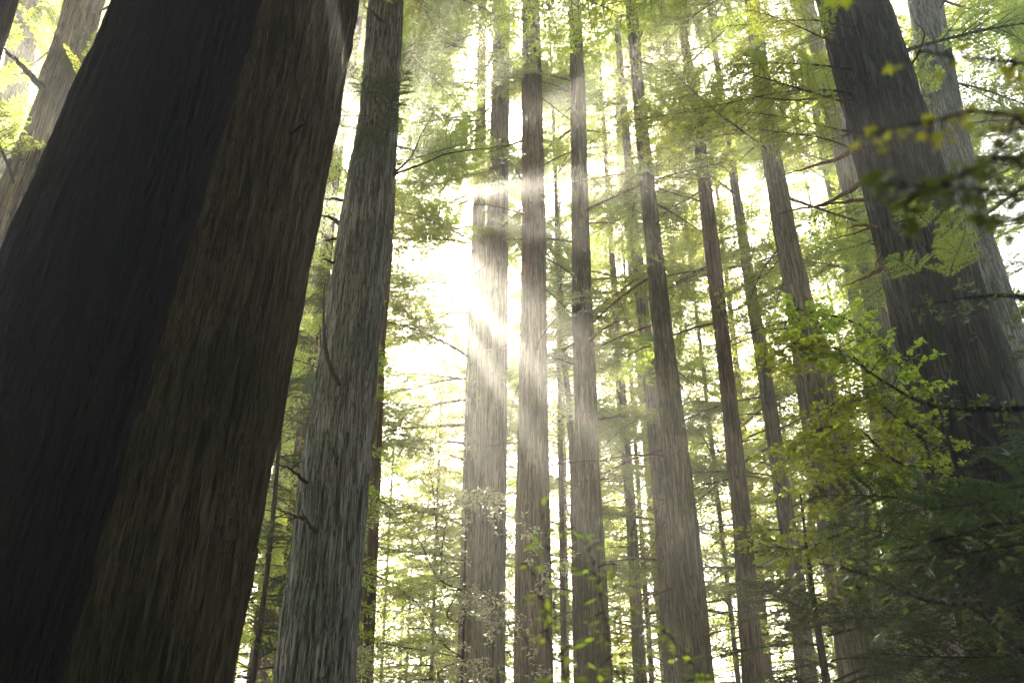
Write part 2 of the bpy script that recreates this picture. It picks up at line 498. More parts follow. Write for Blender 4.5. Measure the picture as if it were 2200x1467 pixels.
# ------------------------------------------------------------------ setting: the floor
gx = np.linspace(-160, 160, 81); gy = np.linspace(-120, 220, 86)
GX, GY = np.meshgrid(gx, gy)
GZ = -0.02 - 0.10 * (pnoise(GX / 320 + 0.5, (GY + 120) / 9, 30, 40, 5))
V = np.stack([GX, GY, GZ], -1).reshape(-1, 3)
i = np.arange(85)[:, None]; j = np.arange(80)[None]
Q = np.stack([i * 81 + j, i * 81 + j + 1, (i + 1) * 81 + j + 1, (i + 1) * 81 + j], -1).reshape(-1, 4)
g = link('forest_floor', mesh_np('forest_floor', V, Q, M['floor'], True)); tag(g, kind='structure')

# ------------------------------------------------------------------ near trunks
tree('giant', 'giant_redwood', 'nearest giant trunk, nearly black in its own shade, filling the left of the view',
     [(0, 268, 548), (490, 62, 400), (733, -45, 325), (1467, -400, 98)], 7.0, 48, M['bark_shade'], nseg=320, dz=0.05, seed=11, flute=0.012, ridge=0.04, knots=1)
tree('twin', 'redwood_tree', 'brown giant trunk half hidden behind the black one, its right edge against the green gap',
     [(0, 470, 771), (490, 360, 677), (733, 290, 631), (1100, 130, 562), (1467, -10, 492)], 9.5, 50, M['bark_giant'], nseg=320, dz=0.06, seed=23, flute=0.015, ridge=0.04, knots=1)
tree('grey', 'grey_redwood', 'grey shaggy-barked trunk with dead stubs, standing right of the brown giant',
     [(0, 793, 867), (250, 772, 856), (500, 727, 838), (733, 693, 814), (1000, 646, 797), (1200, 622, 781), (1467, 588, 760)], 14, 46, M['bark_grey'], nseg=200, dz=0.08, seed=31, flute=0.04, ridge=0.024, knots=6)
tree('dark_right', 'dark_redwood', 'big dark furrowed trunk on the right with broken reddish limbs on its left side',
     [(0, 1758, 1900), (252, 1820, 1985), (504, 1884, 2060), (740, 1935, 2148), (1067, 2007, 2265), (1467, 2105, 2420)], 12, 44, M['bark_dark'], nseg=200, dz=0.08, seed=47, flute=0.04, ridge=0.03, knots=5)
tree('far_right_grey', 'grey_redwood', 'grey mottled trunk near the right edge behind the dark furrowed one',
     [(0, 1952, 2021), (250, 1990, 2068), (504, 2108 - 80, 2128), (740, 2075, 2205), (1200, 2190, 2345), (1467, 2260, 2430)], 19, 44, M['bark_grey'], nseg=110, dz=0.14, seed=53, flute=0.04, ridge=0.02)

# ------------------------------------------------------------------ middle trunks
T = [
 ('left_corner', 'dark_redwood', 'black trunk sliver cutting the extreme top left corner', [(0, -70, 34), (100, -100, 0), (733, -300, -170)], 8.0, 40, 'bark_giant'),
 ('left_a', 'redwood_tree', 'mossy trunk in the top left corner between black sliver and forked trunk', [(0, 34, 92), (150, 8, 70), (300, -30, 36), (1467, -400, -290)], 17, 46, 'bark_moss'),
 ('left_b', 'redwood_tree', 'light brown trunk with an upward fork, just left of the nearest black giant', [(0, 155, 222), (200, 88, 168), (400, 5, 98), (600, -78, 30), (1467, -480, -300)], 13, 42, 'bark_moss'),
 ('behind_grey', 'slim_redwood', 'slim dark trunk close along the left side of the grey shaggy trunk', [(0, 765, 786), (400, 702, 727), (733, 668, 694), (1000, 627, 656), (1200, 611, 642), (1467, 583, 620)], 24, 50, 'bark_mid'),
 ('low_left_red', 'redwood_tree', 'distant reddish trunk low between brown giant and grey shaggy trunk', [(0, 720, 752), (733, 632, 668), (1467, 536, 588)], 34, 52, 'bark_red'),
 ('right_of_grey', 'slim_redwood', 'slim mottled trunk just right of the grey shaggy trunk, against the glare', [(0, 848, 866), (500, 829, 846), (733, 808, 828), (1000, 796, 819), (1467, 776, 801)], 24, 48, 'bark_mid'),
 ('sliver_red', 'slim_redwood', 'thin reddish trunk sliver between grey shaggy trunk and slim mottled one', [(0, 840, 850), (733, 800, 811), (1200, 776, 788), (1467, 763, 776)], 33, 50, 'bark_red'),
 ('centre', 'redwood_tree', 'pale knobbly trunk in the sunbeams, right half of the touching pair at the centre', [(0, 1059, 1097), (250, 1054, 1094), (500, 1043, 1092), (900, 1031, 1089), (1467, 1007, 1084)], 27, 54, 'bark_pale'),
 ('centre_twin', 'redwood_tree', 'darker trunk touching the pale knobbly one on its left at the centre', [(100, 1026, 1044), (500, 1014, 1043), (733, 1004, 1040), (900, 998, 1038), (1467, 980, 1018)], 28.5, 52, 'bark_pale'),
 ('upright', 'redwood_tree', 'straight dark brown trunk, widest at its foot, just right of the centre pair', [(0, 1122, 1160), (250, 1121, 1167), (500, 1121, 1173), (733, 1118, 1176), (1067, 1108, 1181), (1467, 1103, 1191)], 25, 54, 'bark_mid'),
 ('thin_crook', 'young_redwood', 'thin crooked stem leaning into the left side of the mossy brown trunk', [(560, 1196, 1205), (733, 1201, 1213), (850, 1214, 1227), (956, 1222, 1236), (1067, 1225, 1240), (1467, 1232, 1250)], 29, 34, 'bark_mid'),
 ('thin_low', 'young_redwood', 'thin dark stem low between the straight dark trunk and the mossy brown trunk', [(900, 1198, 1208), (1200, 1202, 1214), (1467, 1205, 1219)], 30, 30, 'bark_mid'),
 ('mossy', 'redwood_tree', 'mossy brown trunk, second right of the centre pair, dark crown low on its top', [(0, 1222, 1247), (200, 1225, 1258), (500, 1227, 1266), (733, 1230, 1277), (1000, 1236, 1288), (1467, 1243, 1317)], 26, 50, 'bark_moss'),
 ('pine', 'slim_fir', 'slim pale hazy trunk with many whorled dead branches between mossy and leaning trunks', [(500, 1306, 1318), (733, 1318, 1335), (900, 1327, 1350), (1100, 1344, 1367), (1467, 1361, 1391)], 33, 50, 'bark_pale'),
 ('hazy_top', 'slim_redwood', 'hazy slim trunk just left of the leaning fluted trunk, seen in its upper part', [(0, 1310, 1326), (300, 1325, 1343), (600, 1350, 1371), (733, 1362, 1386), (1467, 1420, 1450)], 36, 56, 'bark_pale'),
 ('leaning', 'redwood_tree', 'fluted brown trunk leaning left towards its top, widest right of centre', [(0, 1343, 1367), (250, 1362, 1390), (500, 1384, 1419), (733, 1403, 1448), (1100, 1432, 1497), (1467, 1458, 1536)], 24, 50, 'bark_moss'),
 ('leaning_mate', 'redwood_tree', 'paler trunk close behind the left side of the fluted leaning trunk', [(500, 1352, 1374), (880, 1388, 1420), (1100, 1405, 1440), (1467, 1427, 1470)], 29, 46, 'bark_pale'),
 ('slender', 'redwood_tree', 'slender smooth straight trunk crossed by a sunbeam, right of the fluted leaning one', [(0, 1450, 1465), (250, 1485, 1508), (504, 1510, 1543), (740, 1538, 1570), (1100, 1573, 1613), (1467, 1595, 1645)], 24, 50, 'bark_mid'),
 ('hatched', 'redwood_tree', 'pale brown trunk among tangled bare branches, between slender trunk and leafy maple', [(400, 1570, 1588), (640, 1603, 1628), (850, 1634, 1666), (1000, 1655, 1690), (1200, 1683, 1722), (1467, 1712, 1758)], 29, 46, 'bark_pale'),
 ('hatched_low', 'slim_redwood', 'thin hazy reddish trunk directly right of the slender straight trunk', [(900, 1588, 1602), (1200, 1618, 1636), (1467, 1640, 1662)], 36, 44, 'bark_red'),
 ('speckled', 'redwood_tree', 'pale speckled trunk rising out of the bright maple leaves right of centre', [(0, 1600, 1630), (330, 1638, 1678), (504, 1664, 1712), (640, 1690, 1745), (830, 1712, 1795), (1057, 1750, 1862), (1467, 1806, 1950)], 20, 48, 'bark_pale'),
 ('pair_left', 'redwood_tree', 'narrower left trunk of the pale pair behind the broken reddish limbs', [(0, 1702, 1722), (350, 1764, 1793), (504, 1798, 1823), (640, 1823, 1849), (1000, 1885, 1920), (1467, 1950, 1995)], 31, 52, 'bark_pale'),
 ('pair_right', 'redwood_tree', 'wider right trunk of the pale pair, partly behind the dark furrowed trunk', [(0, 1716, 1746), (300, 1783, 1823), (504, 1828, 1878), (580, 1843, 1898), (900, 1900, 1965), (1467, 1985, 2075)], 26, 52, 'bark_pale'),
 ('corner_red', 'redwood_tree', 'reddish trunk entering the top right corner among bare crossing branches', [(0, 2145, 2185), (120, 2180, 2225), (733, 2330, 2400)], 24, 44, 'bark_red'),
 ('left_gap', 'slim_redwood', 'dim trunk far back in the narrow dark green gap beside the brown giant', [(0, 690, 708), (733, 628, 640), (1067, 598, 620), (1467, 560, 592)], 44, 56, 'bark_pale'),
]
for i, (k, nm, lb, pr, D, H, mt) in enumerate(T):
    tree(k, nm, lb, pr, D, H, M[mt], nseg=56 if D < 30 else 36, dz=0.25, seed=100 + i * 3, ridge=0.018 if D < 30 else 0.012)

# living boughs: key, z0, z1, count, scale
BS = 1.35
W = [('left_a', 10, 32, 50, 0.9), ('left_b', 12, 30, 30, 0.7), ('behind_grey', 6, 36, 40, 0.8), ('low_left_red', 8, 46, 66, 1.0),
     ('right_of_grey', 20, 38, 22, 0.8), ('sliver_red', 20, 46, 24, 0.9), ('centre', 22, 46, 30, 0.9), ('centre_twin', 24, 46, 26, 1.0),
     ('upright', 16, 46, 24, 0.8), ('thin_crook', 9, 30, 26, 0.6), ('thin_low', 7, 26, 26, 0.6), ('mossy', 14, 44, 34, 0.9), ('pine', 9, 44, 40, 0.8),
     ('hazy_top', 14, 52, 44, 1.0), ('leaning', 18, 44, 24, 0.9), ('leaning_mate', 10, 42, 30, 0.9), ('slender', 16, 44, 24, 0.8),
     ('hatched', 9, 42, 40, 0.9), ('hatched_low', 9, 42, 34, 0.9), ('speckled', 14, 40, 30, 0.8), ('pair_left', 14, 46, 34, 0.9),
     ('pair_right', 14, 46, 28, 0.9), ('corner_red', 14, 40, 26, 0.9), ('far_right_grey', 14, 38, 20, 0.8), ('left_gap', 8, 50, 60, 1.1),
     ('dark_right', 14, 36, 18, 0.8), ('grey', 21, 42, 50, 1.0), ('giant', 14, 44, 60, 1.2), ('twin', 17, 46, 60, 1.2), ('left_corner', 19, 38, 16, 1.0)]  # grey, giant and twin: extra boughs above the view, added to shade the foreground
for i, (k, a, b_, n, s_) in enumerate(W):
    near = k in ('left_b', 'left_corner')
    boughs(k, a, b_, max(6, int(n * (1.0 if near else 0.6))), s_ * (BS * (1.2 if near else 1)), kit='fine' if near else 'mid', seed=i + 1)

boughs('centre_twin', 22, 38, 14, 1.0, az_bias=[PI], seed=111)
boughs('centre_twin', 10, 21, 13, 1.1, az_bias=[PI], seed=96)
boughs('centre_twin', 26.5, 40, 16, 1.2, az_bias=[PI * 0.9], seed=110)
boughs('grey', 18.5, 27, 22, 1.0, seed=99)  # unseen boughs added above the view to keep sun off the brown giant
boughs('centre', 24, 40, 10, 1.25, az_bias=[PI, 0], seed=92)
boughs('far_right_grey', 16, 30, 14, 1.1, az_bias=[0, PI], seed=93)
boughs('corner_red', 18, 32, 16, 1.2, az_bias=[0, PI], seed=94)
boughs('behind_grey', 8, 30, 16, 1.0, az_bias=[PI * 0.8], seed=95)
boughs('centre_twin', 17, 25, 7, 1.15, az_bias=[PI * 0.9], seed=120)
# ------------------------------------------------------------------ distant trees: one mesh pair per kind, copied
def far_tree_meshes(seed, H=62, crown0=8, rb=0.24, nb=110, bl=4.6, dens=115, ll=0.20, lw=0.07):
    r = np.random.RandomState(seed)
    zs = np.linspace(0, H, 60)
    C = np.stack([0.25 * np.sin(zs * 0.06 + seed), 0.2 * np.cos(zs * 0.05 + seed), zs], 1)
    Rr = rb * (1 - zs / H) ** 0.8 + 0.02
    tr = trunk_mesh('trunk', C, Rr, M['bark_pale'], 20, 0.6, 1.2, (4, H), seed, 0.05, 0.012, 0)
    wd = Acc(); fo = Acc()
    for i in range(nb):
        u = (i + r.rand()) / nb
        z = crown0 + (H - crown0) * u
        az = i * 2.4 + r.rand() * 1.2
        l = bl * (1.1 - 0.85 * u) * (0.6 + 0.6 * r.rand())
        if u < 0.2: l *= 0.6 + r.rand() * 0.5
        d = np.array([math.cos(az), math.sin(az), 0])
        p0 = np.array([np.interp(z, zs, C[:, 0]), np.interp(z, zs, C[:, 1]), z])
        tt = np.linspace(0, 1, 6)[:, None]
        el = r.uniform(-0.15, 0.3)
        P = p0 + d * l * tt + np.array([0, 0, 1]) * (el * l * tt - 0.28 * l * tt ** 2)
        wd.tube(P, 0.035 * (l / 4) * (1 - tt[:, 0] * 0.85) + 0.004, 4)
        if u < 0.2 and r.rand() < 0.35: continue
        n = int(dens * l)
        k = 0.15 + 0.85 * r.rand(n) ** 0.8
        base = np.stack([np.interp(k, tt[:, 0], P[:, q]) for q in range(3)], 1)
        sv = np.array([-d[1], d[0], 0])
        wv = (1.15 - k) * l * 0.42
        # twigs: leaves gather on a few sub-sprays
        tw = np.round(r.rand(n) * 7) / 7 * 2 - 1
        lat = np.sign(tw) * np.abs(tw) ** 0.8 * wv + r.randn(n) * 0.06
        base = base + sv * lat[:, None] + d * (np.abs(lat) * 0.45)[:, None] + np.array([0, 0, 1]) * (-0.22 * np.abs(lat) + r.randn(n) * 0.05 * l * 0.4)[:, None]
        dd = unit(d * 0.8 + sv * (np.sign(lat) * 0.6)[:, None] + (r.rand(n, 3) - 0.5) * 1.1)
        nrm = unit(np.array([0, 0, 1.0]) + (r.rand(n, 3) - 0.5) * 1.6)
        sd = unit(np.cross(nrm, dd))
        fo.leaves(base, dd, sd, ll * (0.5 + 0.9 * r.rand(n)), lw * (0.7 + 0.6 * r.rand(n)))
    return tr, wd.mesh('branchwork', M['deadwood'], True), fo.mesh('crown', M['needle_far'])

FAR = [far_tree_meshes(s, H=h, crown0=c) for s, h, c in ((1, 62, 8), (2, 56, 11), (3, 66, 7), (4, 50, 10), (5, 60, 14))]
YOUNG = [far_tree_meshes(s, H=h, crown0=c, rb=0.075, nb=140, bl=3.4, dens=190, ll=0.12, lw=0.042) for s, h, c in ((11, 30, 4), (12, 32, 5), (13, 28, 3))]
def far_tree(x, y, k, s, rz, label, group, kit=None, name='distant_redwood'):
    tr, wd, fo = (kit or FAR)[k]
    root = bpy.data.objects.new(name, None); col.objects.link(root)
    root.location = (x, y, 0); root.rotation_euler = (0, 0, rz); root.scale = (s, s, s)
    tag(root, label, 'tree', group)
    link('trunk', tr, root)
    b_ = link('branchwork', wd, root); b_['kind'] = 'stuff'
    c = link('crown', fo, root)
    return root
rnd = random.Random(5)
rows = [(37, 9, 0.56), (46, 8.5, 0.50), (57, 8.0, 0.50), (70, 7, 0.55), (86, 7.5, 0.62)]
GAPX = 870
for D, st, s0 in rows:
    half = D * 0.60
    x = -half
    while x < half + 2:
        xx = x + rnd.uniform(-0.35, 0.35) * st
        yy = D + rnd.uniform(-4, 4)
        x += st
        # the glade the sun shines through stays open
        pb = 1100 + F * xx / (yy * 0.96)
        gl = 770 < pb < 960
        if gl and D < 55: continue
        far_tree(xx, yy, rnd.randrange(5), (s0 * rnd.uniform(0.85, 1.08)) if not gl else (yy * 0.62 / 62 * rnd.uniform(0.85, 1.1)), rnd.uniform(0, 6.28),
                 'distant hazy conifer among many, glimpsed between and behind the nearer trunks', 'distant trees filling the background')
for (px, D, H, lb) in [
    (890, 40, 21, 'young conifer washed out by glare, just right of the slim mottled trunk'),
    (915, 50, 31, 'hazy young conifer deep in the glade, pale against the glare'),
    (985, 40, 30, 'young conifer whose boughs reach left of the centre pair foot'),
    (850, 36, 22, 'low young conifer behind the slim mottled trunk'),
    (955, 34, 27, 'young conifer in the sunbeams left of the centre pair'),
    (1010, 42, 38, 'young conifer directly behind the touching centre pair'),
    (1098, 34, 34, 'young conifer filling the slot between centre pair and straight dark trunk'),
    (1206, 34, 33, 'young conifer between the straight dark trunk and the mossy brown one'),
    (1300, 42, 36, 'young conifer behind the gap right of the mossy brown trunk'),
    (1385, 35, 36, 'young conifer behind the slim pale hazy trunk'),
    (1520, 33, 34, 'young conifer between the fluted leaning trunk and the slender straight one'),
    (1580, 43, 40, 'young conifer seen behind the slender straight trunk'),
    (1670, 36, 33, 'young conifer behind the pale brown trunk with tangled bare branches'),
    (1760, 31, 30, 'young conifer behind the pale speckled trunk'),
    (1860, 38, 38, 'young conifer behind the pale pair of trunks'),
    (1990, 29, 30, 'young conifer between dark furrowed trunk and pale pair'),
    (2130, 30, 36, 'young conifer behind the grey mottled trunk near the right edge'),
    (640, 21, 25, 'leafy young conifer in the shaded gap, close to the left of the grey shaggy trunk'),
    (600, 29, 29, 'young dark conifer in the narrow gap right of the brown giant'),
    (520, 38, 34, 'young conifer low in the gap, mostly behind the brown giant'),
    (-80, 26, 32, 'young conifer in the top left corner, left of the forked trunk'),
    (20, 34, 40, 'tall young conifer behind the forked trunk at top left')]:
    p = at(px, 1000, D)
    k = rnd.randrange(3)
    far_tree(p[0], p[1], k, H / 30, rnd.uniform(0, 6.28), lb, None, YOUNG, 'young_redwood')
for (px, D, s_, lb) in [(1045, 46, 0.9, 'tall conifer with feathery top close behind the centre pair'),
                        (1420, 44, 0.9, 'tall conifer behind the top of the fluted leaning trunk'),
                        (2190, 36, 0.8, 'tall conifer behind the upper right corner'),
                        (1960, 44, 0.9, 'tall conifer behind the slot between the dark furrowed trunk and the grey mottled one')]:
    p = at(px, 1000, D)
    far_tree(p[0], p[1], rnd.randrange(5), s_, rnd.uniform(0, 6.28), lb, None, None, 'tall_redwood')
# forest round and behind the photographer keeps the near trunks in shade
rnd = random.Random(9)
for k in range(64):
    a = rnd.uniform(math.radians(75), math.radians(285))
    d = rnd.uniform(7, 34)
    far_tree(d * math.sin(a), d * math.cos(a), k % 5, rnd.uniform(0.65, 0.9), rnd.uniform(0, 6.28),
             'conifer standing out of view around the photographer', 'trees behind the camera')

# ------------------------------------------------------------------ dead limbs
g = 'grey'
dead_limb(g, [(728, 830, 13.5), (702, 765, 13.3), (694, 680, 13.1), (700, 600, 13.0)], 0.045, M['deadwood'])
dead_limb(g, [(662, 1040, 13.6), (625, 1008, 13.2), (584, 988, 13.0)], 0.035, M['deadwood'], fork=[[(625, 1008, 13.2), (640, 994, 13.3), (655, 992, 13.5)]])
dead_limb(g, [(655, 1115, 13.6), (625, 1105, 13.3), (600, 1096, 13.2)], 0.03, M['deadwood'])
dead_limb(g, [(676, 1145, 13.4), (658, 1115, 13.2), (647, 1096, 13.1)], 0.03, M['deadwood'])
dead_limb(g, [(822, 52, 13.7), (800, 28, 13.4), (780, 8, 13.2)], 0.05, M['deadwood'])
dead_limb(g, [(842, 378, 14.0), (880, 340, 13.8), (905, 290, 13.6), (932, 240, 13.4)], 0.022, M['deadwood'], fork=[[(905, 290, 13.6), (918, 292, 13.5), (940, 275, 13.4)]])
dead_limb(g, [(842, 378, 14.0), (900, 355, 13.8), (960, 330, 13.6), (1040, 320, 13.4), (1110, 310, 13.2)], 0.024, M['deadwood'])
dead_limb(g, [(735, 430, 14), (712, 428, 13.8), (688, 428, 13.6)], 0.035, M['deadwood'])
dead_limb(g, [(728, 480, 14), (708, 466, 13.8), (685, 464, 13.6)], 0.045, M['deadwood'])
dead_limb(g, [(726, 512, 14), (705, 516, 13.8), (690, 518, 13.6)], 0.028, M['deadwood'])
dead_limb(g, [(718, 565, 13.8), (700, 558, 13.6), (686, 556, 13.4)], 0.03, M['deadwood'])
dead_limb('twin', [(532, -5, 8.7), (585, 55, 8.55), (625, 130, 8.45), (645, 215, 8.4), (653, 265, 8.4)], 0.011, M['deadwood'], name='dead_twig', r1=1.5)
dead_limb('twin', [(625, 290, 8.45), (640, 275, 8.4), (656, 266, 8.35)], 0.02, M['deadwood'], name='dead_twig', r1=1.2)
dead_limb('left_b', [(95, 195, 12.7), (55, 150, 12.5), (20, 115, 12.3), (-20, 90, 12.1)], 0.07, M['bark_dark'], name='limb')
dead_limb('left_b', [(92, 180, 12.8), (110, 120, 12.8), (135, 50, 12.8), (150, -20, 12.8)], 0.09, M['bark_pale'], name='limb', r1=1.8)
n_ = 'dark_right'
for pts, r_ in [([(1850, 315, 11.6), (1800, 340, 11.3), (1740, 358, 11.1), (1680, 378, 10.9)], 0.045),
                ([(1858, 385, 11.6), (1820, 412, 11.3), (1760, 440, 11.1), (1672, 460, 10.9)], 0.045),
                ([(1862, 428, 11.6), (1800, 436, 11.3), (1750, 446, 11.1)], 0.03),
                ([(1880, 485, 11.6), (1840, 500, 11.4), (1770, 517, 11.1)], 0.022),
                ([(1882, 488, 11.6), (1850, 484, 11.4), (1820, 490, 11.3)], 0.032),
                ([(1888, 525, 11.7), (1868, 524, 11.6)], 0.025),
                ([(1892, 545, 11.7), (1885, 560, 11.6), (1880, 580, 11.5)], 0.025),
                ([(1905, 570, 11.7), (1870, 590, 11.5), (1810, 615, 11.2)], 0.04),
                ([(1832, 285, 11.7), (1790, 300, 11.4), (1755, 306, 11.2)], 0.03),
                ([(1835, 215, 11.5), (1800, 205, 11.2), (1700, 215, 10.8), (1580, 200, 10.4)], 0.03)]:
    dead_limb(n_, pts, r_, M['redwoodlimb'], label='bare broken reddish limb')
dead_limb(n_, [(1840, 225, 11.5), (1805, 160, 11.2), (1780, 90, 11.0), (1762, 30, 10.9)], 0.05, M['deadwood'], name='limb')
dead_limb('dark_right', [(1935, 160, 11.8), (1965, 130, 11.6), (1985, 75, 11.5), (1960, 40, 11.4)], 0.03, M['deadwood'])

def whorl(key, y0, y1, n, length, r0, mat, seed, el=(-0.2, 0.35)):
    """thin bare side branches round a trunk, each with a few twigs"""
    rr = np.random.RandomState(seed)
    root, C, Rr_, D = TREES[key]
    for i in range(n):
        y = y0 + (y1 - y0) * (i + rr.rand()) / n
        z = at(1100, y, D)[2]
        p, rad = axis_at(key, z)
        az = rr.rand() * 6.283
        d = np.array([math.cos(az), math.sin(az), rr.uniform(*el)])
        l = length * (0.4 + 0.8 * rr.rand())
        tt = np.linspace(0, 1, 8)[:, None]
        P = p + d * (rad * 0.8 + l * tt) + np.array([0, 0, -0.22 * l]) * tt ** 2 + np.cumsum((rr.rand(8, 3) - 0.5) * 0.05 * l * 0.5, axis=0)
        a = Acc(); o0 = np.array(root.location)
        a.tube(P - o0, r0 * (1 - tt[:, 0] * 0.85), 5)
        for q in range(rr.randint(2, 6)):
            s_ = rr.randint(2, 7)
            dd = unit(d + (rr.rand(3) - 0.5) * 1.6)
            a.tube(P[s_] - o0 + dd * (l * 0.35 * rr.rand() + 0.15) * np.linspace(0, 1, 4)[:, None], r0 * 0.4 * np.array([1, 0.8, 0.5, 0.2]), 4)
        link('dead_branch', a.mesh('dead_branch', mat, True), root)
whorl('pine', 700, 1460, 34, 2.2, 0.022, M['deadwood'], 1)
whorl('hatched', 700, 1460, 34, 2.4, 0.028, M['deadwood'], 2)
whorl('hatched_low', 900, 1460, 20, 2.6, 0.03, M['redwoodlimb'], 3)
whorl('centre', 50, 1400, 14, 2.6, 0.03, M['deadwood'], 4)
whorl('upright', 50, 1400, 10, 2.4, 0.03, M['deadwood'], 5)
whorl('mossy', 150, 1400, 16, 2.6, 0.035, M['redwoodlimb'], 6)
whorl('leaning', 100, 1400, 12, 2.6, 0.03, M['redwoodlimb'], 7)
whorl('slender', 100, 1400, 10, 2.0, 0.025, M['deadwood'], 8)
whorl('low_left_red', 500, 1460, 16, 2.6, 0.03, M['deadwood'], 9)
whorl('speckled', 150, 700, 14, 2.0, 0.022, M['deadwood'], 10)
whorl('corner_red', 0, 400, 14, 3.0, 0.03, M['redwoodlimb'], 11)

# ------------------------------------------------------------------ understorey: trees built from branches that pass through the view
def leafy(name, label, stem, branches, leaf, mat, wood, seed, cat='tree', group=None, stem_r=0.05, spread=0.35, per_m=55, size=0.08, dens=9):
    """stem: list of points; branches: list of (photo-point list, spread, leaves per metre)"""
    rr = np.random.RandomState(seed)
    stem = [np.asarray(p, float) for p in stem]
    root = bpy.data.objects.new(name, None); col.objects.link(root); root.location = stem[0]
    tag(root, label, cat, group)
    S = spline(stem, 20)
    o0 = stem[0]
    a = Acc(); a.tube(S - o0, stem_r * (1 - np.linspace(0, 1, 20) * 0.6), 8)
    link('stem', a.mesh('stem', wood, True), root)
    for bi, br in enumerate(branches):
        pts, sp, pm = br[0], br[1], br[2]
        mt = br[3] if len(br) > 3 else mat
        sz = br[4] if len(br) > 4 else size
        P = np.array([at(*p) for p in pts])
        k = np.argmin(np.linalg.norm(S - P[0], axis=1))
        full = spline(np.vstack([S[k], P]), 24)
        n = len(full)
        a = Acc(); a.tube(full - o0, (stem_r * 0.32) * (1 - np.linspace(0, 1, n) * 0.85) + (0.002 if stem_r > 0.01 else 0.0006), 6)
        seg = np.linalg.norm(np.diff(full, axis=0), axis=1); Lf = seg.sum()
        cum = np.concatenate([[0], np.cumsum(seg)]) / Lf
        i0 = np.linalg.norm(S[k] - P[0]) / Lf * 0.75
        nt_ = max(4, int(Lf * (1 - i0) * dens))
        lp = []; ld = []; ls = []; ll = []
        for q in range(nt_):
            u = i0 + (1 - i0) * (q + rr.rand()) / nt_
            p = np.array([np.interp(u, cum, full[:, z]) for z in range(3)])
            ax = unit(full[min(n - 1, int(u * n) + 1)] - full[max(0, int(u * n) - 1)])
            dd = unit(ax * 0.5 + (rr.rand(3) - 0.5) * np.array([1.6, 1.6, 1.0]) + np.array([0, 0, -0.12]))
            l = sp * (0.4 + 0.9 * rr.rand())
            tt = np.linspace(0, 1, 5)[:, None]
            TP = p + dd * l * tt + np.array([0, 0, -0.25 * l]) * tt ** 2
            a.tube(TP - o0, 0.004 * (1.1 - tt[:, 0]), 3)
            m_ = max(3, int(l * pm))
            uu = 0.15 + 0.85 * rr.rand(m_)
            bp = np.stack([np.interp(uu, tt[:, 0], TP[:, z]) for z in range(3)], 1)
            d2 = unit(dd * 0.5 + (rr.rand(m_, 3) - 0.5) * 1.6 + np.array([0, 0, -0.3]))
            nrm = unit(np.array([0, -0.25, 1.0]) + (rr.rand(m_, 3) - 0.5) * 1.5)
            s2 = unit(np.cross(d2, nrm))
            lp.append(bp - o0 + d2 * 0.02); ld.append(unit(np.cross(nrm, s2))); ls.append(s2); ll.append(sz * (0.55 + 0.75 * rr.rand(m_)))
        b_ = link('branch', a.mesh('branch', wood, True), root)
        lp = np.vstack(lp); ld = np.vstack(ld); ls = np.vstack(ls); ll = np.concatenate(ll)
        if leaf == 'lobed':
            fm = lobed_mesh('foliage', lp, ld, ls, ll, mt)
        else:
            f = Acc(); f.leaves(lp, ld, ls, ll, ll * 0.42); fm = f.mesh('foliage', mt)
        link('foliage', fm, b_)
    return root

# bright maple in the middle right
leafy('vine_maple', 'vine maple with bright yellow-green leaves in front of the pale speckled trunk',
      [(7.0, 10.4, 0), (6.6, 10.3, 3), (5.6, 10.2, 6.0)],
      [([(1930, 900, 10), (1850, 780, 9.6), (1760, 740, 9.3), (1660, 740, 9.0)], 0.55, 62),
       ([(1950, 800, 10), (1850, 700, 9.6), (1740, 670, 9.4), (1690, 660, 9.2)], 0.45, 58),
       ([(1950, 1000, 10), (1840, 920, 9.6), (1740, 930, 9.3), (1690, 990, 9.0)], 0.5, 62),
       ([(1960, 1050, 10), (1880, 1000, 9.7), (1800, 1000, 9.5), (1740, 1080, 9.3)], 0.5, 58),
       ([(1990, 950, 10.2), (1920, 860, 10), (1830, 850, 9.9), (1770, 880, 9.7)], 0.5, 52),
       ([(1990, 1150, 10.2), (1900, 1120, 9.8), (1800, 1150, 9.5), (1700, 1180, 9.2), (1600, 1140, 9.0)], 0.45, 52),
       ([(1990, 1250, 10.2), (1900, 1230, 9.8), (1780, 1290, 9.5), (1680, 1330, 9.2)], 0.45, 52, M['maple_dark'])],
      'lobed', M['maple'], M['deadwood'], 71, stem_r=0.05, size=0.062, dens=26)
# blurred turning leaves hanging close to the lens, top right
leafy('turning_maple', 'blurred maple branches with yellow and brown leaves hanging across the top right',
      [(2.4, 1.3, 0), (2.3, 1.4, 2.0), (1.9, 1.5, 3.0)],
      [([(2300, 150, 1.5), (2150, 130, 1.45), (2040, 120, 1.42), (1980, 110, 1.4)], 0.05, 60),
       ([(2320, 420, 1.5), (2150, 410, 1.45), (2030, 400, 1.42), (1900, 395, 1.4)], 0.08, 110, M['maple_dark']),
       ([(2320, 300, 1.5), (2180, 250, 1.45), (2100, 240, 1.42), (2000, 260, 1.4), (1870, 285, 1.4)], 0.03, 40),
       ([(2320, 360, 1.5), (2160, 340, 1.45), (2060, 380, 1.42), (1930, 440, 1.4)], 0.08, 90, M['maple_dark']),
       ([(2320, 250, 1.6), (2200, 240, 1.55), (2150, 320, 1.5)], 0.07, 70, M['maple_dark']),
       ([(2250, -60, 1.5), (1900, -50, 1.45), (1730, -25, 1.4), (1670, -5, 1.4)], 0.025, 50)],
      'lobed', M['maple_autumn'], M['deadwood'], 72, stem_r=0.012, size=0.028, dens=34)
